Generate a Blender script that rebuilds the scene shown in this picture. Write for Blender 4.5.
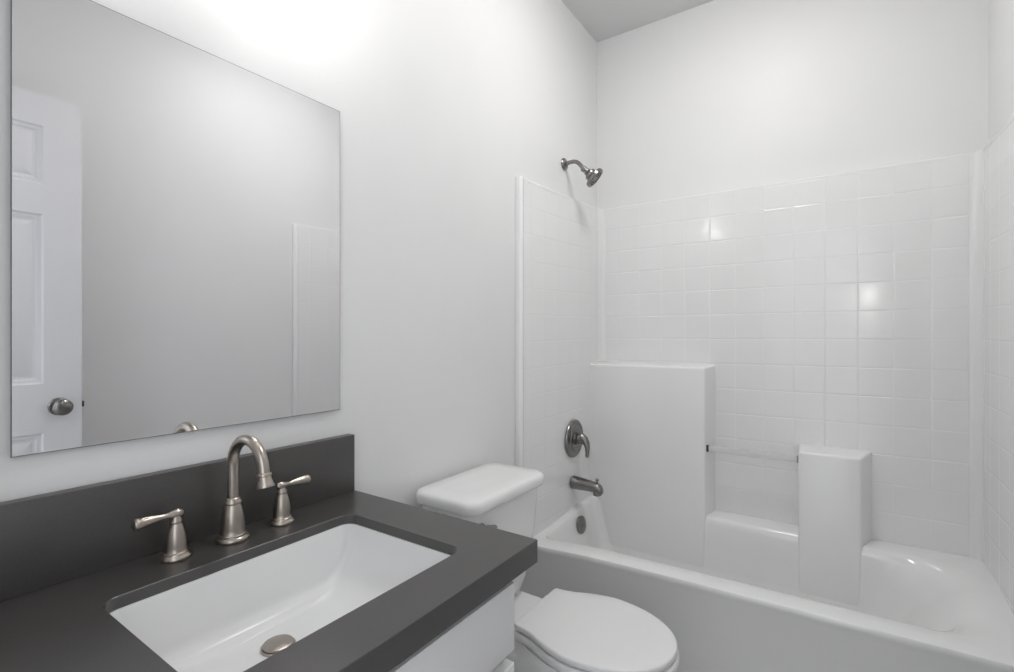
import bpy, bmesh, math, random
from mathutils import Vector, Matrix
PI = math.pi
random.seed(4)
scene = bpy.context.scene
C = scene.collection
for o in list(bpy.data.objects):
    bpy.data.objects.remove(o)

# ------------------------------------------------------------------ camera
W_PX, F_PX = 1014.0, 493.6
cam = bpy.data.cameras.new('camera')
cam.sensor_width = 36.0
cam.lens = 36.0 * F_PX / W_PX
cam.clip_start = 0.01
camo = bpy.data.objects.new('camera', cam)
C.objects.link(camo)
camo.location = (0, 0, 1.2)
camo.rotation_euler = (PI / 2, 0, math.radians(34.3))
scene.camera = camo

# ------------------------------------------------------------------ world, exposure
world = bpy.data.worlds.new('world')
scene.world = world
world.use_nodes = True
bg = world.node_tree.nodes['Background']
bg.inputs[0].default_value = (0.93, 0.965, 1.0, 1)
bg.inputs[1].default_value = 1.9
vs = scene.view_settings
vs.view_transform = 'Standard'
vs.look = 'None'
vs.exposure = 0.22
vs.gamma = 1.0
vs.use_curve_mapping = False
BULB_STRENGTH = 9.0
HALL_STRENGTH = 15.0
CEIL_STRENGTH = 26.0

# ------------------------------------------------------------------ materials
def mat(name, col, rough=0.5, metal=0.0, spec=0.5, coat=0.0, noise=0.0, nscale=60.0, bump=0.0, bscale=200.0,
        trans=0.0, emit=None, aniso=0.0, ior=1.5, rvar=0.0):
    m = bpy.data.materials.new(name)
    m.use_nodes = True
    nt = m.node_tree
    b = nt.nodes['Principled BSDF']
    b.inputs['Base Color'].default_value = (*col, 1)
    b.inputs['Roughness'].default_value = rough
    b.inputs['Metallic'].default_value = metal
    b.inputs['Specular IOR Level'].default_value = spec
    b.inputs['Coat Weight'].default_value = coat
    b.inputs['Coat Roughness'].default_value = 0.06
    b.inputs['Transmission Weight'].default_value = trans
    b.inputs['Anisotropic'].default_value = aniso
    b.inputs['IOR'].default_value = ior
    if emit:
        b.inputs['Emission Color'].default_value = (*emit[0], 1)
        b.inputs['Emission Strength'].default_value = emit[1]
    if noise or bump or rvar:
        tc = nt.nodes.new('ShaderNodeTexCoord')
    if noise:
        n = nt.nodes.new('ShaderNodeTexNoise')
        n.inputs['Scale'].default_value = nscale
        n.inputs['Detail'].default_value = 6
        nt.links.new(tc.outputs['Object'], n.inputs['Vector'])
        r = nt.nodes.new('ShaderNodeMapRange')
        r.inputs['From Min'].default_value = 0.3
        r.inputs['From Max'].default_value = 0.7
        r.inputs['To Min'].default_value = 1 - noise
        r.inputs['To Max'].default_value = 1 + noise
        nt.links.new(n.outputs['Fac'], r.inputs['Value'])
        mx = nt.nodes.new('ShaderNodeVectorMath')
        mx.operation = 'SCALE'
        mx.inputs[0].default_value = col
        nt.links.new(r.outputs['Result'], mx.inputs['Scale'])
        nt.links.new(mx.outputs['Vector'], b.inputs['Base Color'])
    if bump:
        n2 = nt.nodes.new('ShaderNodeTexNoise')
        n2.inputs['Scale'].default_value = bscale
        n2.inputs['Detail'].default_value = 4
        nt.links.new(tc.outputs['Object'], n2.inputs['Vector'])
        bp = nt.nodes.new('ShaderNodeBump')
        bp.inputs['Strength'].default_value = bump
        bp.inputs['Distance'].default_value = 0.002
        nt.links.new(n2.outputs['Fac'], bp.inputs['Height'])
        nt.links.new(bp.outputs['Normal'], b.inputs['Normal'])
    if rvar:
        n3 = nt.nodes.new('ShaderNodeTexNoise')
        n3.inputs['Scale'].default_value = 9
        n3.inputs['Detail'].default_value = 5
        nt.links.new(tc.outputs['Object'], n3.inputs['Vector'])
        r3 = nt.nodes.new('ShaderNodeMapRange')
        r3.inputs['To Min'].default_value = rough - rvar
        r3.inputs['To Max'].default_value = rough + rvar
        nt.links.new(n3.outputs['Fac'], r3.inputs['Value'])
        nt.links.new(r3.outputs['Result'], b.inputs['Roughness'])
    return m

M = dict(
    wall=mat('wall_paint', (0.80, 0.80, 0.80), 0.45, spec=0.35, noise=0.012, nscale=3, bump=0.10, bscale=90),
    ceiling=mat('ceiling_paint', (0.74, 0.74, 0.74), 0.8, spec=0.2, noise=0.012, nscale=4, bump=0.15, bscale=70),
    floor=mat('floor_vinyl', (0.42, 0.41, 0.40), 0.45, noise=0.12, nscale=12),
    acrylic=mat('white_acrylic', (0.84, 0.84, 0.84), 0.155, coat=0.25, noise=0.008, nscale=6, rvar=0.03),
    porcelain=mat('white_porcelain', (0.84, 0.84, 0.84), 0.17, coat=0.15, noise=0.006, nscale=5),
    seat=mat('white_seat_plastic', (0.80, 0.80, 0.80), 0.28, noise=0.006, nscale=6),
    cabinet=mat('white_cabinet_paint', (0.78, 0.78, 0.78), 0.35, noise=0.01, nscale=5),
    door=mat('white_door_paint', (0.80, 0.80, 0.82), 0.38, noise=0.008, nscale=5, bump=0.05, bscale=160),
    quartz=mat('dark_grey_quartz', (0.060, 0.0565, 0.0545), 0.33, spec=0.8, noise=0.16, nscale=420, rvar=0.05),
    nickel=mat('brushed_nickel', (0.44, 0.395, 0.35), 0.30, metal=1.0, noise=0.01, nscale=60),
    steel=mat('dark_satin_nickel', (0.25, 0.24, 0.232), 0.28, metal=1.0, noise=0.02, nscale=40),
    dark=mat('black_rubber', (0.02, 0.02, 0.02), 0.5, noise=0.1, nscale=30),
    capgrey=mat('mid_grey', (0.25, 0.25, 0.25), 0.6, noise=0.05, nscale=20),  # plain mid grey of the towel bar's right end cap
    mirror=mat('mirror_silver', (0.83, 0.83, 0.845), 0.0, metal=1.0),
    medge=mat('mirror_edge', (0.22, 0.23, 0.23), 0.35, metal=0.6, noise=0.05, nscale=20),
    clear=mat('clear_plastic', (0.95, 0.95, 0.95), 0.06, trans=0.55, ior=1.45),
    glass=mat('frosted_shade', (1, 0.98, 0.95), 0.5, emit=((1.0, 0.99, 0.975), BULB_STRENGTH)),
    hallglass=mat('hall_lamp_glass', (1, 0.98, 0.95), 0.5, emit=((1.0, 0.98, 0.95), HALL_STRENGTH)),
    ceilglass=mat('ceiling_lamp_glass', (1, 0.99, 0.98), 0.5, emit=((1.0, 0.99, 0.98), CEIL_STRENGTH)),
)

# ------------------------------------------------------------------ helpers
def link(name, bm, m, parent=None, smooth=35, recalc=True):
    me = bpy.data.meshes.new(name)
    if recalc:
        bmesh.ops.recalc_face_normals(bm, faces=bm.faces)
    bm.to_mesh(me)
    bm.free()
    for mm in (m if isinstance(m, (list, tuple)) else [m]):
        me.materials.append(M[mm])
    if smooth:
        for p in me.polygons:
            p.use_smooth = True
        me.set_sharp_from_angle(angle=math.radians(smooth))
    o = bpy.data.objects.new(name, me)
    C.objects.link(o)
    if parent:
        o.parent = parent
        if parent.type == 'EMPTY':          # meshes are built in world coordinates
            o.matrix_parent_inverse = Matrix.Translation(-Vector(parent.location))
    return o

def thing(name, label, cat, loc, group=None):
    o = bpy.data.objects.new(name, None)
    o.empty_display_size = 0.05
    C.objects.link(o)
    o.location = loc
    o['label'] = label
    o['category'] = cat
    if group:
        o['group'] = group
    return o

def tag(o, label, cat):
    o['label'] = label
    o['category'] = cat
    return o

def struct(name, bm, m, label=None, smooth=0):
    o = link(name, bm, m, None, smooth)
    o['kind'] = 'structure'
    if label:
        o['label'] = label
    return o

def box(bm, x0, x1, y0, y1, z0, z1, bev=0.0, seg=2):
    r = bmesh.ops.create_cube(bm, size=1.0)
    vsx = r['verts']
    for v in vsx:
        v.co = Vector(((x0 + x1) / 2 + v.co.x * (x1 - x0), (y0 + y1) / 2 + v.co.y * (y1 - y0), (z0 + z1) / 2 + v.co.z * (z1 - z0)))
    if bev:
        es = set(e for v in vsx for e in v.link_edges)
        bmesh.ops.bevel(bm, geom=list(es), offset=bev, segments=seg, affect='EDGES', profile=0.6)
    return bm

def loft(bm, rings, cap0=True, cap1=True, closed=True):
    vr = [[bm.verts.new(p) for p in r] for r in rings]
    n = len(rings[0])
    for a, b in zip(vr, vr[1:]):
        for i in range(n if closed else n - 1):
            j = (i + 1) % n
            bm.faces.new((a[i], a[j], b[j], b[i]))
    if cap0:
        bm.faces.new(vr[0])
    if cap1:
        bm.faces.new(vr[-1])
    return vr

def lathe(bm, prof, origin=(0, 0, 0), axis=(0, 0, 1), n=32, cap0=True, cap1=True, sx=1.0, sy=1.0):
    """prof = [(radius, height)]"""
    q = Vector((0, 0, 1)).rotation_difference(Vector(axis).normalized()).to_matrix()
    o = Vector(origin)
    rings = []
    for r, h in prof:
        rings.append([o + q @ Vector((r * sx * math.cos(2 * PI * i / n), r * sy * math.sin(2 * PI * i / n), h)) for i in range(n)])
    loft(bm, rings, cap0, cap1)

def tube(bm, pts, radii, n=20, cap=True, flat=1.0):
    pts = [Vector(p) for p in pts]
    if not isinstance(radii, (list, tuple)):
        radii = [radii] * len(pts)
    up = None
    rings = []
    for i, p in enumerate(pts):
        t = (pts[min(i + 1, len(pts) - 1)] - pts[max(i - 1, 0)]).normalized()
        if up is None:
            up = Vector((0, 0, 1)) if abs(t.z) < 0.9 else Vector((0, 1, 0))
        s = t.cross(up).normalized()
        up = s.cross(t).normalized()
        rings.append([p + (s * math.cos(2 * PI * k / n) + up * flat * math.sin(2 * PI * k / n)) * radii[i] for k in range(n)])
    loft(bm, rings, cap, cap)

def rrect(x0, x1, y0, y1, r, nc=6, ne=8, rl=None):
    """rounded rectangle outline, counter-clockwise, fixed point count"""
    r = min(r, (x1 - x0) / 2 - 1e-4, (y1 - y0) / 2 - 1e-4)
    rl = r if rl is None else rl            # radius of the two corners on the x0 side
    cs = [(x1 - r, y0 + r, -PI / 2, r), (x1 - r, y1 - r, 0, r), (x0 + rl, y1 - rl, PI / 2, rl), (x0 + rl, y0 + rl, PI, rl)]
    out = []
    for k, (cx, cy, a, r) in enumerate(cs):
        for i in range(nc + 1):
            t = a + (PI / 2) * i / nc
            out.append((cx + r * math.cos(t), cy + r * math.sin(t)))
        nx = cs[(k + 1) % 4]
        e = (nx[0] + nx[3] * math.cos(nx[2]), nx[1] + nx[3] * math.sin(nx[2]))
        s = out[-1]
        for i in range(1, ne):
            out.append((s[0] + (e[0] - s[0]) * i / ne, s[1] + (e[1] - s[1]) * i / ne))
    return out

def at_z(poly, z):
    return [(x, y, z) for x, y in poly]

def inset(poly, d):
    n = len(poly)
    out = []
    for i in range(n):
        p = Vector(poly[i - 1]); q = Vector(poly[(i + 1) % n])
        t = (q - p)
        t = t.normalized() if t.length > 1e-9 else Vector((1, 0))
        nrm = Vector((-t.y, t.x))
        out.append((poly[i][0] + nrm.x * d, poly[i][1] + nrm.y * d))
    return out

# ------------------------------------------------------------------ room shell
WL, WR, WB, WF, ZC = -1.098, 0.434, 2.47, -0.12, 2.781
DX0, DX1, DZ = -0.58, 0.222, 2.085          # doorway
T = 0.12
bm = bmesh.new(); box(bm, WL - T, WL, WF - T, WB + T, -0.1, ZC); struct('wall_left', bm, 'wall')
bm = bmesh.new(); box(bm, WL, WR, WB, WB + T, -0.1, ZC); struct('wall_back', bm, 'wall')
bm = bmesh.new(); box(bm, WR, WR + T, WF - T, WB + T, -0.1, ZC); struct('wall_right', bm, 'wall')
bm = bmesh.new()
box(bm, WL, DX0, WF - T, WF, -0.1, ZC)
box(bm, DX1, WR, WF - T, WF, -0.1, ZC)
box(bm, DX0, DX1, WF - T, WF, DZ, ZC)
struct('wall_front', bm, 'wall')
bm = bmesh.new(); box(bm, WL, WR, WF - 1.6, WB, -0.1, 0.0); struct('floor', bm, 'floor')
bm = bmesh.new(); box(bm, WL - T, WR + T, WF - T, WB + T, ZC, ZC + 0.1); struct('ceiling', bm, 'ceiling')
bm = bmesh.new()
box(bm, DX0, DX0 + 0.018, WF - T, WF, 0, DZ - 0.018)
box(bm, DX1 - 0.012, DX1, WF - T, WF, 0, DZ - 0.018)
box(bm, DX0, DX1, WF - T, WF, DZ - 0.018, DZ)
struct('trim_1', bm, 'door', 'white door jamb lining')
bm = bmesh.new(); box(bm, WL, WL + 0.012, 0.84, 1.66, 0, 0.09, 0.003); struct('baseboard_left', bm, 'door')
bm = bmesh.new(); box(bm, WR - 0.012, WR, WF, 1.66, 0, 0.09, 0.003); struct('baseboard_right', bm, 'door')

# ------------------------------------------------------------------ six panel door (seen in the mirror)
def door_leaf():
    x0, x1 = 0.200, 0.236
    y0, y1, z0, z1 = -0.118, 0.6345, 0.012, 2.066
    ys = [y0, y0 + 0.108, y0 + 0.330, y1 - 0.330, y1 - 0.108, y1]
    zs = [z0, 0.27, 0.851, 1.028, 1.637, 1.744, 1.954, z1]
    bm = bmesh.new()
    for xf, sgn in ((x0, 1), (x1, -1)):
        for i in range(5):
            for j in range(7):
                ya, yb, za, zb = ys[i], ys[i + 1], zs[j], zs[j + 1]
                if i in (1, 3) and j in (1, 3, 5):
                    steps = [(0, 0), (0.006, 0.005), (0.014, 0.007), (0.020, 0.011), (0.028, 0.0115), (0.052, 0.004)]
                    rings = []
                    for d, h in steps:
                        rings.append([bm.verts.new((xf + sgn * h, y, z)) for y, z in ((ya + d, za + d), (yb - d, za + d), (yb - d, zb - d), (ya + d, zb - d))])
                    for a, b in zip(rings, rings[1:]):
                        for k in range(4):
                            bm.faces.new((a[k], a[(k + 1) % 4], b[(k + 1) % 4], b[k]))
                    bm.faces.new(rings[-1])
                else:
                    bm.faces.new([bm.verts.new((xf, y, z)) for y, z in ((ya, za), (yb, za), (yb, zb), (ya, zb))])
    for (a, b) in (((y0, z0), (y1, z0)), ((y1, z0), (y1, z1)), ((y1, z1), (y0, z1)), ((y0, z1), (y0, z0))):
        bm.faces.new([bm.verts.new(p) for p in ((x0, *a), (x0, *b), (x1, *b), (x1, *a))])
    bmesh.ops.remove_doubles(bm, verts=bm.verts, dist=1e-5)
    return bm
door = struct('door_1', door_leaf(), 'door', 'white six panel door standing open, seen in the mirror', smooth=20)
bm = bmesh.new()
ky, kz = 0.568, 0.943
lathe(bm, [(0.031, 0), (0.032, 0.003), (0.028, 0.008), (0.013, 0.011), (0.011, 0.024), (0.016, 0.030), (0.0255, 0.036), (0.029, 0.045), (0.0285, 0.053), (0.022, 0.061), (0.010, 0.065), (0.001, 0.066)],
      (0.200, ky, kz), (-1, 0, 0), 28)
k = link('door_knob', bm, 'steel', door)
k['label'] = 'dark metal round door knob'
bm = bmesh.new(); box(bm, 0.211, 0.224, 0.634, 0.6445, kz - 0.011, kz + 0.011, 0.002)
k = link('latch_bolt', bm, 'dark', door)

# ------------------------------------------------------------------ one-piece tub and shower surround
SL, SR, SB = -1.064, 0.411, 2.43        # inner faces of the surround
STOP = 1.866                            # top of the tiled panels
YF = 1.667                              # front edge of the side panels
RIM = 0.36
unit = thing('bathtub_shower', 'white one-piece bathtub with moulded tile-pattern shower surround in the alcove', 'bathtub', (-0.33, 2.05, 0.0))

def bow(x):
    pts = [(-1.1, 1.680), (-1.0, 1.703), (-0.88, 1.722), (-0.76, 1.735), (-0.45, 1.748), (-0.1, 1.757), (0.24, 1.766), (0.45, 1.768)]
    for (a, ya), (b, yb) in zip(pts, pts[1:]):
        if x <= b:
            t = max(0, (x - a) / (b - a))
            return ya + (yb - ya) * t
    return pts[-1][1]

def tub():
    bm = bmesh.new()
    X0, X1, Y1 = WL + 0.003, WR - 0.003, SB + 0.03
    NC, NE = 8, 16
    def outer(dy, dx, z):
        base = rrect(X0 + dx, X1 - dx, 1.6, Y1, 0.002, NC, NE)
        out = []
        for x, y in base:
            t = (y - 1.6) / (Y1 - 1.6)
            yf = bow(x) + dy
            out.append((x, yf + (Y1 - yf) * t, z))
        return out
    def inner(d, z, r, xl=0.0, xr=0.0, yb=2.34):
        base = rrect(-1.040 + d + xl, 0.330 - d - xr, 1.80, yb, r, NC, NE, 0.055)
        out = []
        for x, y in base:
            t = (y - 1.80) / (yb - 1.80)
            yf = bow(x) + 0.100 + d
            out.append((x, yf + (yb - yf) * max(0, t), z))
        return out
    rings = [outer(0.014, 0, 0.0), outer(0.009, 0, 0.20), outer(0.004, 0, RIM - 0.040), outer(0.0015, 0, RIM - 0.026), outer(0.0, 0, RIM - 0.018), outer(0.0005, 0, RIM - 0.008),
             outer(0.003, 0, RIM - 0.003), outer(0.010, 0.0005, RIM),
             inner(-0.016, RIM, 0.16, 0, -0.045, 2.336), inner(-0.006, RIM - 0.004, 0.16, 0, -0.015, 2.326), inner(0.0, RIM - 0.013, 0.16, 0, 0.012, 2.318), inner(0.006, RIM - 0.032, 0.16, 0, 0.040, 2.3130),
             inner(0.022, RIM - 0.11, 0.14, 0.004, 0.09, 2.311), inner(0.036, RIM - 0.20, 0.12, 0.01, 0.14, 2.307), inner(0.052, RIM - 0.255, 0.12, 0.02, 0.165, 2.285),
             inner(0.080, RIM - 0.285, 0.12, 0.03, 0.18, 2.25), inner(0.125, RIM - 0.295, 0.1, 0.03, 0.18, 2.2)]
    loft(bm, rings, True, True)
    for v in bm.verts:          # the deck rises towards the back wall
        v.co.z += 0.035 * min(1, max(0, (v.co.y - 1.86) / 0.45)) * v.co.z / RIM
    return bm
link('tub', tub(), 'acrylic', unit, 40)

TS = 0.1130
def tiled(bm, us, vs_, fn, tilt=0.0030, g=0.0042, dep=0.0006):
    """grid of slightly pillowed tiles; fn(u, v, h) -> point, h = height above the grout"""
    for i in range(len(us) - 1):
        for j in range(len(vs_) - 1):
            ua, ub, va, vb = us[i], us[i + 1], vs_[j], vs_[j + 1]
            tu, tv = random.gauss(0, tilt), random.gauss(0, tilt)
            cu, cv = (ua + ub) / 2, (va + vb) / 2
            R = []
            for d, h in ((0, -dep), (g * 0.4, -dep * 0.75), (g * 0.8, -dep * 0.2), (g * 1.15, 0.0)):
                row = []
                for u, v in ((ua + d, va + d), (ub - d, va + d), (ub - d, vb - d), (ua + d, vb - d)):
                    k = (tu * (u - cu) + tv * (v - cv)) if h > -dep else 0
                    row.append(bm.verts.new(fn(u, v, h + k)))
                R.append(row)
            for a, b in zip(R, R[1:]):
                for k in range(4):
                    bm.faces.new((a[k], a[(k + 1) % 4], b[(k + 1) % 4], b[k]))
            bm.faces.new(R[-1])

def lines(first, lo, hi, step):
    n0 = math.ceil((lo + 0.01 - first) / step)
    out = [lo]
    x = first + n0 * step
    while x < hi - 0.01:
        out.append(x)
        x += step
    return out + [hi]

CF = 0.034     # corner fillet radius
ZL = lines(STOP - 0.001, RIM - 0.002, STOP - 0.012, TS)
def top_lip(bm, a, b, dirv, back):
    """rounded lip along the panel top from a to b; dirv = towards the wall"""
    a, b, d = Vector(a), Vector(b), Vector(dirv)
    prof = [(0, -0.012), (0.0003, -0.003), (0.0015, -0.0008), (0.004, 0.0), (back, 0.0)]
    ra = [a + d * p + Vector((0, 0, q)) for p, q in prof]
    rb = [b + d * p + Vector((0, 0, q)) for p, q in prof]
    va = [bm.verts.new(p) for p in ra]; vb = [bm.verts.new(p) for p in rb]
    for i in range(len(prof) - 1):
        bm.faces.new((va[i], vb[i], vb[i + 1], va[i + 1]))

bm = bmesh.new()
tiled(bm, lines(-0.514, SL + CF, SR - CF, TS * 0.994), ZL, lambda u, v, h: (u, SB - h, v))
top_lip(bm, (SL + CF, SB, STOP), (SR - CF, SB, STOP), (0, 1, 0), WB - SB - 0.001)
link('back_panel', bm, 'acrylic', unit, 0, recalc=False)
for sx, cx in ((-1, SL + CF), (1, SR - CF)):            # concave corner strips
    bm = bmesh.new()
    cols = []
    for i in range(9):
        t = (PI / 2) * i / 8
        cols.append((cx + sx * CF * math.sin(t), SB - CF + CF * math.cos(t)))
    cols = [(cx, SB + 0.003)] + cols + [(cx + sx * (CF + 0.003), SB - CF)]
    va = [bm.verts.new((x, y, RIM - 0.002)) for x, y in cols]
    vb = [bm.verts.new((x, y, STOP)) for x, y in cols]
    vc = [bm.verts.new((x, y, STOP)) for x, y in cols]
    wx = WL + 0.001 if sx < 0 else WR - 0.001
    corner = bm.verts.new((wx, WB - 0.001, STOP))
    ea = bm.verts.new((cx, WB - 0.001, STOP)); eb = bm.verts.new((wx, SB - CF, STOP))
    for i in range(len(cols) - 1):
        bm.faces.new((va[i], va[i + 1], vb[i + 1], vb[i]))
    bm.faces.new([ea] + vc + [eb, corner])
    link('corner_strip', bm, 'acrylic', unit, 35, recalc=False)

def side_panel(xs, xw, sgn, name, yf):
    """sgn = +1 for the left panel (surface faces +x)"""
    bm = bmesh.new()
    tiled(bm, lines(SB - 0.114, yf + 0.028, SB - CF, TS), ZL, lambda u, v, h: (xs + sgn * h, u, v), tilt=0.0012, g=0.004, dep=0.0005)
    top_lip(bm, (xs, yf + 0.028, STOP), (xs, SB - CF, STOP), (-sgn, 0, 0), abs(xs - xw) - 0.001)
    panel = bm
    bm = bmesh.new()
    # bullnose strip at the open edge
    prof = [(xw + sgn * 0.001, yf), (xs - sgn * 0.006, yf), (xs - sgn * 0.001, yf + 0.002), (xs + sgn * 0.003, yf + 0.007), (xs + sgn * 0.004, yf + 0.013),
            (xs + sgn * 0.003, yf + 0.020), (xs, yf + 0.025), (xs - sgn * 0.001, yf + 0.028), (xw + sgn * 0.001, yf + 0.028)]
    z0 = 0.26
    zt = STOP + 0.004
    rings = [[(x, y, z0) for x, y in prof], [(x, y, zt - 0.008) for x, y in prof],
             [(xw + (x - xw) * 0.93, y + (yf + 0.014 - y) * 0.12, zt - 0.002) for x, y in prof], [(xw + (x - xw) * 0.75, y + (yf + 0.014 - y) * 0.3, zt) for x, y in prof]]
    loft(bm, rings)
    for v in list(bm.verts) + list(panel.verts):      # the panel leans out slightly towards its top back corner
        if abs(v.co.x - xw) > 0.004:
            v.co.x -= sgn * 0.010 * max(0, SB - v.co.y) / (SB - yf)
        v.co.z -= 0.024 * max(0, SB - CF - v.co.y) / (SB - CF - yf) * (v.co.z - RIM) / (STOP - RIM)
    link(name, panel, 'acrylic', unit, 0, recalc=False)
    link('edge_trim', bm, 'acrylic', unit, 40)
side_panel(SL, WL, 1, 'side_panel', YF)
side_panel(SR, WR, -1, 'side_panel', 1.640)

# moulded shelf blocks standing on the tub's back deck
YB0 = 2.3105
def block(x0f, x1f, x0b, x1b, ztop, name):
    bm = bmesh.new()
    zb = 0.11
    v = [bm.verts.new(p) for p in ((x0f, YB0 - 0.006, zb), (x1f, YB0 - 0.006, zb), (x1b, SB + 0.01, zb), (x0b, SB + 0.01, zb),
                                   (x0f, YB0, ztop), (x1f, YB0, ztop), (x1b, SB + 0.01, ztop + 0.012), (x0b, SB + 0.01, ztop + 0.012))]
    for f in ((0, 1, 2, 3), (4, 5, 6, 7), (0, 1, 5, 4), (1, 2, 6, 5), (2, 3, 7, 6), (3, 0, 4, 7)):
        bm.faces.new([v[i] for i in f])
    es = [e for e in bm.edges if not all(q.co.z < 0.2 for q in e.verts) and not all(q.co.y > 2.4 for q in e.verts)]
    bmesh.ops.bevel(bm, geom=es, offset=0.010, segments=4, affect='EDGES', profile=0.5)
    link(name, bm, 'acrylic', unit, 40)
block(SL - 0.012, -0.511, SL - 0.012, -0.488, 1.058, 'shelf_block')
block(-0.152, 0.053, -0.160, 0.096, 0.733, 'shelf_block')

bar = thing('towel_bar', 'clear plastic bar across the niche between the two moulded shelf blocks', 'towel bar', (-0.327, 2.333, 0.708))
bm = bmesh.new(); box(bm, -0.500, -0.155, 2.328, 2.340, 0.684, 0.710, 0.002)
link('bar', bm, 'clear', bar)
bm = bmesh.new(); box(bm, -0.5085, -0.4985, 2.3265, 2.3415, 0.6825, 0.7115, 0.001)
c = link('end_cap', bm, 'dark', bar); c['label'] = 'dark end cap'
bm = bmesh.new(); box(bm, -0.1575, -0.1535, 2.3265, 2.3415, 0.6825, 0.7115, 0.001)
link('end_cap', bm, 'capgrey', bar)

# ------------------------------------------------------------------ shower fittings
YT = 2.09
def P3(u, v, y):
    th = math.radians(34.3)
    a = (u - 507.0) / F_PX; b = -(v - 336.5) / F_PX
    d = (-math.sin(th) + a * math.cos(th), math.cos(th) + a * math.sin(th), b)
    t = y / d[1]
    return Vector((d[0] * t, y, 1.2 + d[2] * t))

sh = thing('wall_shower', 'dark nickel shower head on a bent arm high on the left wall', 'shower head', (WL, YT, 2.015))
bm = bmesh.new()
lathe(bm, [(0.029, 0), (0.0295, 0.003), (0.026, 0.008), (0.018, 0.012), (0.012, 0.014)], (WL + 0.0005, YT, 2.015), (1, 0, 0), 28)
link('flange', bm, 'steel', sh)
bm = bmesh.new()
path = [(WL + 0.003, YT, 2.015), (WL + 0.03, YT, 2.019), (WL + 0.05, YT, 2.019), (WL + 0.066, YT, 2.014), (WL + 0.080, YT, 2.003), (WL + 0.092, YT, 1.988), (WL + 0.104, YT, 1.973)]
tube(bm, path, 0.0095, 18)
link('arm', bm, 'steel', sh)
hb = Vector((WL + 0.100, YT, 1.977))
ax = Vector((0.70, 0.26, -0.67)).normalized()
bm = bmesh.new()
lathe(bm, [(0.012, -0.004), (0.0145, -0.002), (0.0145, 0.012), (0.0115, 0.014), (0.0115, 0.018), (0.016, 0.021), (0.017, 0.027), (0.015, 0.031)], hb, ax, 12)
link('swivel_nut', bm, 'steel', sh)
bm = bmesh.new()
lathe(bm, [(0.014, 0.028), (0.022, 0.036), (0.0275, 0.040), (0.0285, 0.050), (0.027, 0.053), (0.030, 0.056), (0.044, 0.061), (0.048, 0.064), (0.0485, 0.076), (0.0465, 0.079), (0.041, 0.0795), (0.039, 0.077), (0.0005, 0.0765)], hb, ax, 36)
head = link('spray_head', bm, 'steel', sh)
bm = bmesh.new()
q = Vector((0, 0, 1)).rotation_difference(ax).to_matrix()
for ring_r, cnt in ((0.010, 6), (0.021, 12), (0.032, 18)):
    for i in range(cnt):
        t = 2 * PI * i / cnt
        lathe(bm, [(0.0022, 0.0755), (0.0022, 0.0785), (0.0012, 0.080)], hb + q @ Vector((ring_r * math.cos(t), ring_r * math.sin(t), 0)), ax, 6)
nz = link('nozzles', bm, 'dark', head); nz['kind'] = 'stuff'

va = thing('shower_valve', 'round nickel valve plate with a curved lever handle on the tiled surround', 'shower valve', (SL, 2.125, 0.712))
vo = Vector((SL + 0.0005, 2.125, 0.712))
bm = bmesh.new()
lathe(bm, [(0.089, 0), (0.090, 0.003), (0.088, 0.007), (0.082, 0.010), (0.078, 0.0095), (0.072, 0.008), (0.058, 0.009), (0.055, 0.012), (0.051, 0.0135), (0.047, 0.012), (0.044, 0.010), (0.03, 0.011), (0.028, 0.020), (0.001, 0.021)], vo, (1, 0, 0), 48)
link('plate', bm, 'steel', va)
bm = bmesh.new()
lathe(bm, [(0.024, 0.018), (0.0255, 0.022), (0.025, 0.036), (0.0235, 0.040), (0.0235, 0.052), (0.020, 0.060), (0.012, 0.064), (0.001, 0.065)], vo, (1, 0, 0), 28)
hub = link('handle_hub', bm, 'steel', va)
bm = bmesh.new()
tube(bm, [vo + Vector(p) for p in ((0.040, -0.002, 0.010), (0.056, -0.004, 0.002), (0.068, -0.006, -0.014), (0.074, -0.008, -0.034), (0.075, -0.009, -0.055), (0.073, -0.009, -0.075), (0.072, -0.009, -0.080))],
     [0.021, 0.019, 0.0155, 0.0115, 0.0095, 0.0085, 0.005], 18)
link('lever', bm, 'steel', va)

sp = thing('tub_spout', 'nickel tub spout with a pull-up knob below the valve', 'tub spout', (SL, 2.115, 0.505))
so = Vector((SL + 0.0005, 2.115, 0.506))
bm = bmesh.new()
rings = []
for x, zt, zb, w in ((0, 0.030, -0.030, 0.030), (0.004, 0.032, -0.032, 0.032), (0.010, 0.031, -0.031, 0.031), (0.06, 0.026, -0.029, 0.0275), (0.11, 0.019, -0.029, 0.0245), (0.128, 0.016, -0.031, 0.024),
                     (0.140, 0.009, -0.033, 0.0225), (0.147, -0.003, -0.033, 0.019), (0.149, -0.014, -0.032, 0.014)):
    rings.append([so + Vector((x, w * math.cos(2 * PI * i / 28), (zt + zb) / 2 + (zt - zb) / 2 * math.sin(2 * PI * i / 28))) for i in range(28)])
loft(bm, rings)
lathe(bm, [(0.0195, 0), (0.020, 0.012), (0.016, 0.02)], so + Vector((0.125, 0, -0.040)), (0, 0, 1), 24)
link('spout_body', bm, 'steel', sp)
bm = bmesh.new()
lathe(bm, [(0.004, 0), (0.004, 0.012), (0.008, 0.014), (0.0085, 0.018), (0.006, 0.021), (0.001, 0.022)], so + Vector((0.124, 0, 0.014)), (0, 0, 1), 18)
link('diverter_knob', bm, 'steel', sp)

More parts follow.
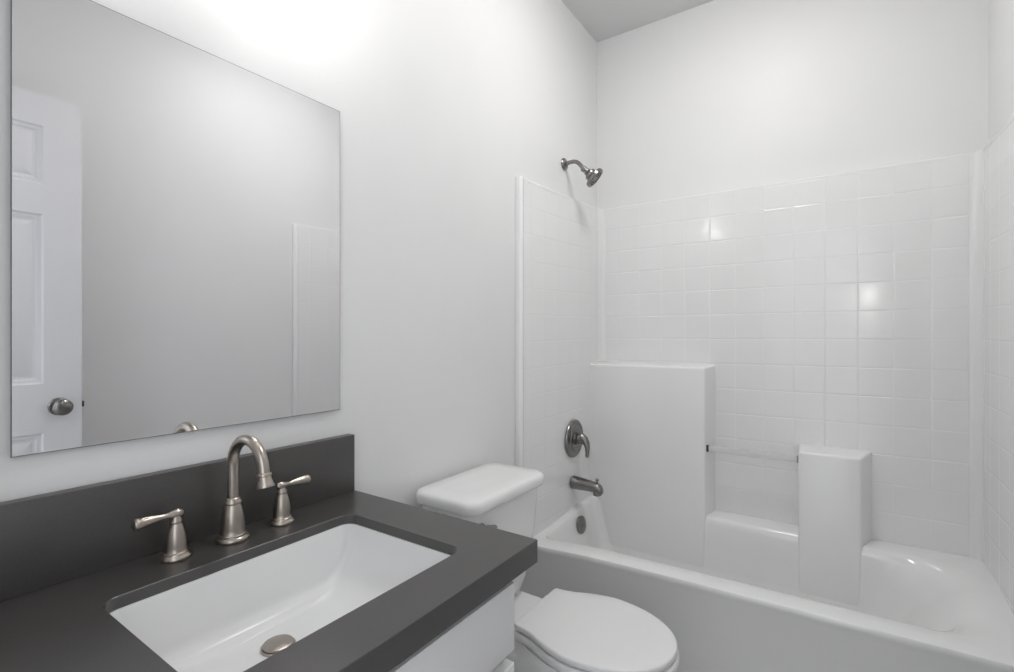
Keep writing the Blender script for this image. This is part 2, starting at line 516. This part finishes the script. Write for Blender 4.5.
ov = thing('overflow_plate', 'round nickel overflow cover inside the end of the bathtub', 'overflow cover', (-1.028, 2.115, 0.312))
oo = Vector((-1.0245, 2.115, 0.312)); oax = Vector((1, 0, 0.12)).normalized()
bm = bmesh.new()
lathe(bm, [(0.040, 0), (0.041, 0.006), (0.040, 0.010), (0.036, 0.0125), (0.012, 0.0135), (0.001, 0.0135)], oo, oax, 36)
link('cover', bm, 'steel', ov)
bm = bmesh.new()
qq = Vector((0, 0, 1)).rotation_difference(oax).to_matrix()
lathe(bm, [(0.006, 0.013), (0.006, 0.0152), (0.004, 0.0165), (0.0005, 0.0165)], oo, oax, 16)
link('screw', bm, 'steel', ov)

# ------------------------------------------------------------------ vanity
CT, CY0, CY1, CX1 = 0.790, 0.105, 0.857, -0.5095
van = thing('vanity_cabinet', 'white bathroom vanity cabinet under the dark countertop', 'vanity', (-0.82, 0.47, 0.0))
bm = bmesh.new()
t = 0.018
VX0, VX1, VY0, VY1 = WL + 0.002, -0.552, 0.125, 0.801
box(bm, VX0, VX1, VY0, VY0 + t, 0, 0.7445)
box(bm, VX0, VX1, VY1 - t, VY1, 0, 0.7445)
box(bm, VX0, VX0 + 0.012, VY0 + t, VY1 - t, 0.09, 0.7445)
box(bm, VX0 + 0.012, VX1, VY0 + t, VY1 - t, 0.09, 0.108)
box(bm, VX1 - t, VX1, VY0 + t, VY1 - t, 0.715, 0.7445)
box(bm, VX1 - t, VX1, VY0 + t, VY1 - t, 0.560, 0.600)
box(bm, VX1 - 0.07, VX1 - 0.055, VY0 + t, VY1 - t, 0, 0.09)
link('cabinet_body', bm, 'cabinet', van, 0)
bm = bmesh.new(); box(bm, VX1 + 0.001, -0.530, 0.125, 0.8035, 0.589, 0.7205, 0.0022, 2)
link('drawer_front', bm, 'cabinet', van)
def shaker(y0, y1, z0, z1):
    bm = bmesh.new()
    x0, x1 = VX1 + 0.001, -0.530
    steps = [(0, x0), (0, x1 - 0.002), (0.002, x1), (0.050, x1), (0.053, x1 - 0.006), (0.062, x1 - 0.007)]
    rings = [[(x, y0 + d, z0 + d), (x, y1 - d, z0 + d), (x, y1 - d, z1 - d), (x, y0 + d, z1 - d)] for d, x in steps]
    loft(bm, rings)
    return bm
mid = (0.125 + 0.8035) / 2
for a, b in ((0.125, mid - 0.0015), (mid + 0.0015, 0.8035)):
    link('cabinet_door', shaker(a, b, 0.10, 0.564), 'cabinet', van, 25)

SX0, SX1, SY0, SY1 = -0.945, -0.607, 0.272, 0.738      # sink cut-out
def counter():
    bm = bmesh.new()
    NC, NE = 6, 6
    X0 = WL + 0.001
    def ins(d, z): return at_z(rrect(SX0 + d, SX1 - d, SY0 + d, SY1 - d, 0.026 - d, NC, NE), z)
    def out(d, z): return at_z(rrect(X0, CX1 - d, CY0 + d, CY1 - d, 0.0015, NC, NE), z)
    rings = [ins(0, CT - 0.020), ins(0, CT - 0.001), ins(-0.001, CT), out(0.001, CT), out(0, CT - 0.001), out(0, CT - 0.045), out(0.02, CT - 0.045), out(0.02, CT - 0.020), ins(0, CT - 0.020)]
    loft(bm, rings, False, False)
    bmesh.ops.remove_doubles(bm, verts=bm.verts, dist=1e-6)
    return bm
tag(link('countertop', counter(), 'quartz', None, 30), 'dark grey stone countertop with a rectangular sink opening', 'countertop')
bm = bmesh.new(); box(bm, WL + 0.001, WL + 0.026, CY0, CY1 - 0.003, CT + 0.0003, 0.9385, 0.001)
tag(link('backsplash', bm, 'quartz'), 'dark grey stone backsplash standing on the countertop against the wall', 'backsplash')

sink = thing('undermount_sink', 'white rectangular undermount sink below the dark countertop', 'sink', (-0.776, 0.505, 0.65))
ZS, ZB = CT - 0.0205, 0.645
DCX, DCY = -0.838, 0.500
def basin():
    bm = bmesh.new()
    NC, NE = 8, 12
    H = ZS - ZB
    rings = []
    # outer skin from below, up to the rim, then inside
    rings.append(at_z(rrect(SX0 + 0.06, SX1 - 0.06, SY0 + 0.06, SY1 - 0.06, 0.04, NC, NE), ZB - 0.015))
    rings.append(at_z(rrect(SX0, SX1, SY0 + 0.01, SY1 - 0.01, 0.04, NC, NE), ZB + 0.03))
    rings.append(at_z(rrect(SX0 - 0.012, SX1 + 0.012, SY0 - 0.012, SY1 + 0.012, 0.035, NC, NE), ZS - 0.02))
    rings.append(at_z(rrect(SX0 - 0.022, SX1 + 0.022, SY0 - 0.022, SY1 + 0.022, 0.045, NC, NE), ZS - 0.014))
    rings.append(at_z(rrect(SX0 - 0.022, SX1 + 0.022, SY0 - 0.022, SY1 + 0.022, 0.045, NC, NE), ZS))
    R = 0.105
    prof = []
    for i in range(13):
        s = i / 12
        ang = s * PI / 2
        # end walls: short drop then a wide quarter ellipse ; long walls: steep with a tight fillet
        z = ZS - H * (1 - (1 - math.sin(ang)) ** 1.0)
        prof.append((1 - math.cos(ang), math.sin(ang)))
    for a, dz in prof:
        z = ZS - H * dz
        ey = 0.002 + 0.125 * a ** 1.15
        ex = 0.002 + 0.012 * dz + 0.034 * max(0, (dz - 0.76) / 0.24) ** 2.4
        rr = 0.026 - 0.008 * dz + 0.006 * a
        rings.append(at_z(rrect(SX0 + ex, SX1 - ex, SY0 + ey, SY1 - ey, rr, NC, NE), z))
    # floor towards the drain
    last = rings[-1]
    for k, dz in ((0.55, 0.0015), (0.15, 0.003)):
        rings.append([(DCX + (x - DCX) * k, DCY + (y - DCY) * k, ZB - dz) for x, y, z in last])
    rings.append([(DCX + 0.024 * math.cos(math.atan2(y - DCY, x - DCX)), DCY + 0.024 * math.sin(math.atan2(y - DCY, x - DCX)), ZB - 0.004) for x, y, z in last])
    loft(bm, rings)
    return bm
link('basin', basin(), 'porcelain', sink, 60)
bm = bmesh.new()
lathe(bm, [(0.0285, -0.003), (0.029, 0.0005), (0.027, 0.0018), (0.023, 0.0012), (0.022, -0.003)], (DCX, DCY, ZB), (0, 0, 1), 40)
dr = link('drain_ring', bm, 'nickel', sink); dr['label'] = 'brushed nickel drain ring'
bm = bmesh.new()
lathe(bm, [(0.010, -0.003), (0.011, 0.0005), (0.0235, 0.0012), (0.0255, 0.003), (0.025, 0.005), (0.019, 0.0062), (0.001, 0.007)], (DCX, DCY, ZB), (0, 0, 1), 40)
dr = link('stopper', bm, 'nickel', sink); dr['label'] = 'brushed nickel pop-up stopper'

# ------------------------------------------------------------------ widespread faucet
FX, FY = -1.017, 0.510
fa = thing('faucet', 'brushed nickel gooseneck faucet with two lever handles behind the sink', 'faucet', (FX, FY, CT))
bm = bmesh.new()
lathe(bm, [(r, h * 0.915) for r, h in [(0.030, 0.0003), (0.031, 0.003), (0.0305, 0.007), (0.0285, 0.010), (0.0265, 0.0115), (0.0262, 0.0145), (0.0238, 0.016), (0.0230, 0.018), (0.0227, 0.028), (0.0218, 0.042), (0.0203, 0.056), (0.0182, 0.068),
           (0.0158, 0.077), (0.0150, 0.079), (0.0168, 0.0805), (0.0172, 0.083), (0.0165, 0.086), (0.0145, 0.0885), (0.0140, 0.092), (0.0120, 0.094)]], (FX, FY, CT), (0, 0, 1), 40)
link('spout_base', bm, 'nickel', fa)
bm = bmesh.new()
path = [(FX, FY, CT + 0.082), (FX, FY, CT + 0.11), (FX, FY, CT + 0.13)]
R, czz = 0.0570, CT + 0.1505
for i in range(0, 15):
    a = PI - (PI * 0.965) * i / 14
    path.append((FX + R + R * math.cos(a), FY, czz + R * math.sin(a)))
e0, e1 = Vector(path[-1]), Vector(path[-2])
path.append(tuple(e0 + (e0 - e1).normalized() * 0.009))
rad = [0.0107] * 3 + [0.0107 - 0.0004 * i / 14 for i in range(16)]
tube(bm, path, rad, 24)
neck = link('gooseneck', bm, 'nickel', fa)
end = Vector(path[-1]); ed = (Vector(path[-1]) - Vector(path[-3])).normalized()
bm = bmesh.new()
lathe(bm, [(0.0105, -0.004), (0.0130, -0.002), (0.0132, 0.0015), (0.0118, 0.003), (0.0122, 0.008), (0.0140, 0.015), (0.0158, 0.020), (0.0155, 0.0225), (0.0130, 0.023), (0.0120, 0.020), (0.0005, 0.020)], end, ed, 32)
link('spout_tip', bm, 'nickel', neck)

def handle(y, s):
    hx, hz = -1.019, CT
    bm = bmesh.new()
    lathe(bm, [(0.0245, 0.0003), (0.0255, 0.003), (0.025, 0.006), (0.0225, 0.009), (0.0215, 0.0105), (0.0212, 0.013), (0.0190, 0.0145), (0.0183, 0.016), (0.0180, 0.024), (0.0170, 0.036), (0.0150, 0.049), (0.0120, 0.0600), (0.0106, 0.0630),
               (0.0098, 0.0645), (0.0098, 0.0662), (0.0105, 0.0675), (0.0098, 0.0715), (0.0078, 0.075), (0.0070, 0.079)], (hx, y, hz), (0, 0, 1), 36)
    h = link('handle', bm, 'nickel', fa)
    bm = bmesh.new()
    zc = hz + 0.0815
    pts, rad = [], []
    for d, r, dz in ((-0.0125, 0.001, 0.0008), (-0.0115, 0.0045, 0.0008), (-0.008, 0.0072, 0.0008), (-0.002, 0.0084, 0.0006), (0.004, 0.0078, 0.0004), (0.010, 0.0060, 0.0), (0.015, 0.0050, 0.0), (0.021, 0.0048, 0.0003),
                     (0.032, 0.0066, 0.0005), (0.046, 0.0088, 0.0), (0.057, 0.0098, -0.0008), (0.0585, 0.0106, -0.001), (0.0625, 0.0108, -0.001), (0.0655, 0.0095, -0.001), (0.0675, 0.006, -0.001), (0.0683, 0.0006, -0.001)):
        pts.append((hx, y + s * d, zc + dz)); rad.append(r)
    tube(bm, pts, rad, 24)
    link('lever', bm, 'nickel', h)
handle(0.4085, -1)
handle(0.6165, 1)

# ------------------------------------------------------------------ mirror
mi = thing('mirror', 'large frameless rectangular wall mirror above the vanity', 'mirror', (WL, 0.515, 1.006))
MX = WL + 0.011
MY0, MY1, MZ0, MZ1 = 0.2025, 0.8200, 1.0075, 1.787
bm = bmesh.new(); box(bm, WL + 0.001, MX - 0.004, MY0 + 0.012, MY1 - 0.012, MZ0 + 0.012, MZ1 - 0.012)
link('backing', bm, 'medge', mi, 0)
bm = bmesh.new()
box(bm, MX - 0.0038, MX - 0.0006, MY0, MY1, MZ0, MZ1)
link('glass_edge', bm, 'medge', mi, 0)
bm = bmesh.new()
e = 0.0013
box(bm, MX - 0.0005, MX, MY0 + e, MY1 - e, MZ0 + e, MZ1 - e)
g = link('mirror_glass', bm, 'mirror', mi, 0)

# ------------------------------------------------------------------ vanity light (above the picture, lights the room)
vl = thing('vanity_light', 'three-shade vanity light on the wall above the mirror', 'wall light', (WL, 0.53, 2.10))
bm = bmesh.new(); box(bm, WL + 0.001, WL + 0.025, 0.31, 0.75, 2.075, 2.145, 0.004)
link('back_plate', bm, 'nickel', vl)
for y in (0.36, 0.53, 0.70):
    bm = bmesh.new()
    tube(bm, [(WL + 0.02, y, 2.11), (WL + 0.10, y, 2.115), (WL + 0.185, y, 2.125), (WL + 0.20, y, 2.118)], 0.008, 12)
    arm = link('lamp_arm', bm, 'nickel', vl)
    bm = bmesh.new()
    lathe(bm, [(0.020, 0), (0.028, -0.008), (0.040, -0.03), (0.046, -0.055), (0.047, -0.075), (0.040, -0.082), (0.001, -0.084)], (WL + 0.20, y, 2.118), (0, 0, 1), 28)
    link('lamp_shade', bm, 'glass', arm)

# ------------------------------------------------------------------ ceiling light (above the picture)
cl = thing('ceiling_light', 'round flush ceiling light in the middle of the bathroom ceiling', 'ceiling light', (-0.32, 1.50, ZC))
bm = bmesh.new(); lathe(bm, [(0.195, -0.0005), (0.195, -0.022), (0.188, -0.024)], (-0.32, 1.50, ZC), (0, 0, 1), 40)
link('base_ring', bm, 'nickel', cl)
bm = bmesh.new(); lathe(bm, [(0.186, -0.0245), (0.181, -0.045), (0.160, -0.066), (0.115, -0.083), (0.05, -0.091), (0.001, -0.092)], (-0.32, 1.50, ZC), (0, 0, 1), 40)
link('lamp_dome', bm, 'ceilglass', cl)

# ------------------------------------------------------------------ hall beyond the doorway (behind the camera)
HY = -1.72
bm = bmesh.new(); box(bm, -1.4, 1.2, HY - 0.1, HY, 0.0, 2.6); struct('wall_hall', bm, 'wall')
hl = thing('wall_sconce', 'small round wall lamp in the hall outside the doorway', 'wall light', (0.22, HY, 1.60))
bm = bmesh.new(); lathe(bm, [(0.06, 0), (0.06, 0.012), (0.03, 0.02), (0.012, 0.025), (0.012, 0.07)], (0.22, HY + 0.0005, 1.60), (0, 1, 0), 28)
link('back_plate', bm, 'nickel', hl)
bm = bmesh.new(); lathe(bm, [(0.085 * math.sin(PI * i / 16) + 0.0005, -0.085 * math.cos(PI * i / 16)) for i in range(17)], (0.22, HY + 0.15, 1.60), (0, 0, 1), 28)
link('lamp_globe', bm, 'hallglass', hl)

# ------------------------------------------------------------------ toilet
to = thing('toilet', 'white two-piece toilet with closed lid between the vanity and the bathtub', 'toilet', (-0.75, 1.255, 0.0))
TCY = 1.2675
bm = bmesh.new()
def tk(x0, x1, hw, r, z): return at_z(rrect(x0, x1, TCY - hw, TCY + hw, r, 8, 6), z)
XB = -1.068
rings = [tk(XB + 0.05, -0.93, 0.10, 0.03, 0.336), tk(XB + 0.020, -0.900, 0.135, 0.05, 0.342), tk(XB + 0.010, -0.884, 0.153, 0.055, 0.362), tk(XB + 0.006, -0.874, 0.168, 0.055, 0.405), tk(XB + 0.004, -0.865, 0.180, 0.05, 0.48),
         tk(XB + 0.002, -0.856, 0.187, 0.045, 0.58), tk(XB, -0.850, 0.193, 0.042, 0.70)]
loft(bm, rings)
link('tank', bm, 'porcelain', to, 50)
bm = bmesh.new()
x0, x1, hw = -1.079, -0.832, 0.209
rings = [tk(x0 + .012, x1 - .012, hw - .012, 0.04, 0.7005), tk(x0 + .003, x1 - .003, hw - .003, 0.045, 0.7015), tk(x0, x1, hw, 0.048, 0.706), tk(x0, x1, hw, 0.048, 0.722), tk(x0 + .002, x1 - .002, hw - .002, 0.047, 0.730), tk(x0 + .008, x1 - .008, hw - .008, 0.044, 0.736), tk(x0 + .018, x1 - .018, hw - .018, 0.036, 0.739), tk(x0 + .06, x1 - .06, hw - .06, 0.02, 0.7405)]
loft(bm, rings)
link('tank_lid', bm, 'porcelain', to, 50)
bm = bmesh.new()
ly = 1.118
lathe(bm, [(0.013, 0), (0.0135, 0.004), (0.011, 0.010), (0.008, 0.014)], (-0.8515, ly, 0.655), (1, 0, 0), 20)
tube(bm, [(-0.842, ly - 0.004, 0.655), (-0.836, ly + 0.008, 0.655), (-0.833, ly + 0.02, 0.652), (-0.833, ly + 0.040, 0.647), (-0.834, ly + 0.050, 0.645)], [0.006, 0.008, 0.0075, 0.008, 0.004], 14)
lv = link('flush_lever', bm, 'steel', to); lv['label'] = 'metal flush lever'

SCY = 1.247
SX_H = -0.748            # hinge line of the seat
def lid_outline(grow=0.0, back=0.0, front=0.0):
    """closed outline, counter-clockwise seen from above"""
    hw, nose = 0.167 + grow, -0.345 + front
    xc = -0.570
    right = []
    xs0 = SX_H - back
    right += [(xs0, 0.0), (xs0, 0.06), (xs0, 0.108 + grow), (xs0 + 0.003, 0.116 + grow), (xs0 + 0.010, 0.120 + grow), (xs0 + 0.035, 0.123 + grow), (xs0 + 0.065, 0.131 + grow), (xs0 + 0.095, 0.145 + grow), (xs0 + 0.130, 0.157 + grow), (xs0 + 0.160, 0.164 + grow)]
    for i in range(0, 19):
        a = PI / 2 * i / 18
        right.append((xc + (nose - xc) * math.sin(a), hw * math.cos(a) ** 0.94 if i < 18 else 0.0))
    left = [(x, -y) for x, y in right[1:-1]]
    pts = [right[0]] + left + [right[-1]] + right[-2:0:-1]
    return [(x, SCY + y) for x, y in pts]
def slab(bm, poly, z0, z1, r, dome=0.0):
    n = len(poly)
    cx = sum(p[0] for p in poly) / n; cy = sum(p[1] for p in poly) / n
    rings = [at_z(inset(poly, r), z0), at_z(inset(poly, r * 0.3), z0 + r * 0.3), at_z(poly, z0 + r), at_z(poly, z1 - r), at_z(inset(poly, r * 0.3), z1 - r * 0.3), at_z(inset(poly, r), z1)]
    for k in (0.75, 0.4):
        rings.append([(cx + (x - cx) * k, cy + (y - cy) * k, z1 + dome * (1 - k)) for x, y in inset(poly, r)])
    loft(bm, rings)
bm = bmesh.new(); slab(bm, lid_outline(), 0.394, 0.412, 0.005, 0.004)
link('seat_lid', bm, 'seat', to, 50)
bm = bmesh.new(); slab(bm, lid_outline(0.003, 0.0, 0.004), 0.368, 0.3905, 0.006, 0)
link('seat', bm, 'seat', to, 50)
bm = bmesh.new()
bm.free()
for s in (-1, 1):
    bm = bmesh.new()
    box(bm, SX_H - 0.016, SX_H + 0.018, SCY + s * 0.075 - 0.018, SCY + s * 0.075 + 0.018, 0.335, 0.396, 0.005)
    link('hinge', bm, 'seat', to)
# bowl : rim, body, foot, and the deck that carries the tank
bm = bmesh.new()
def bowl_ring(hw, x0, x1, z, e=2.4):
    xc, a = (x0 + x1) / 2, (x1 - x0) / 2
    out = []
    for i in range(48):
        t = 2 * PI * i / 48
        c, s = math.cos(t), math.sin(t)
        out.append((xc + a * math.copysign(abs(c) ** (2 / e), c), SCY + hw * math.copysign(abs(s) ** (2 / e), s), z))
    return out
rings = [bowl_ring(0.115, -0.98, -0.50, 0.0, 3), bowl_ring(0.110, -0.97, -0.51, 0.04, 3), bowl_ring(0.098, -0.955, -0.50, 0.13, 2.8), bowl_ring(0.112, -0.94, -0.44, 0.21, 2.6), bowl_ring(0.140, -0.90, -0.38, 0.27, 2.4),
         bowl_ring(0.160, -0.82, -0.357, 0.32, 2.3), bowl_ring(0.164, -0.775, -0.350, 0.350, 2.3), bowl_ring(0.160, -0.770, -0.354, 0.3655, 2.3)]
loft(bm, rings)
link('bowl', bm, 'porcelain', to, 50)
bm = bmesh.new(); box(bm, -1.055, -0.72, TCY - 0.15, TCY + 0.15, 0.285, 0.334, 0.010, 3)
link('bowl_deck', bm, 'porcelain', to, 50)
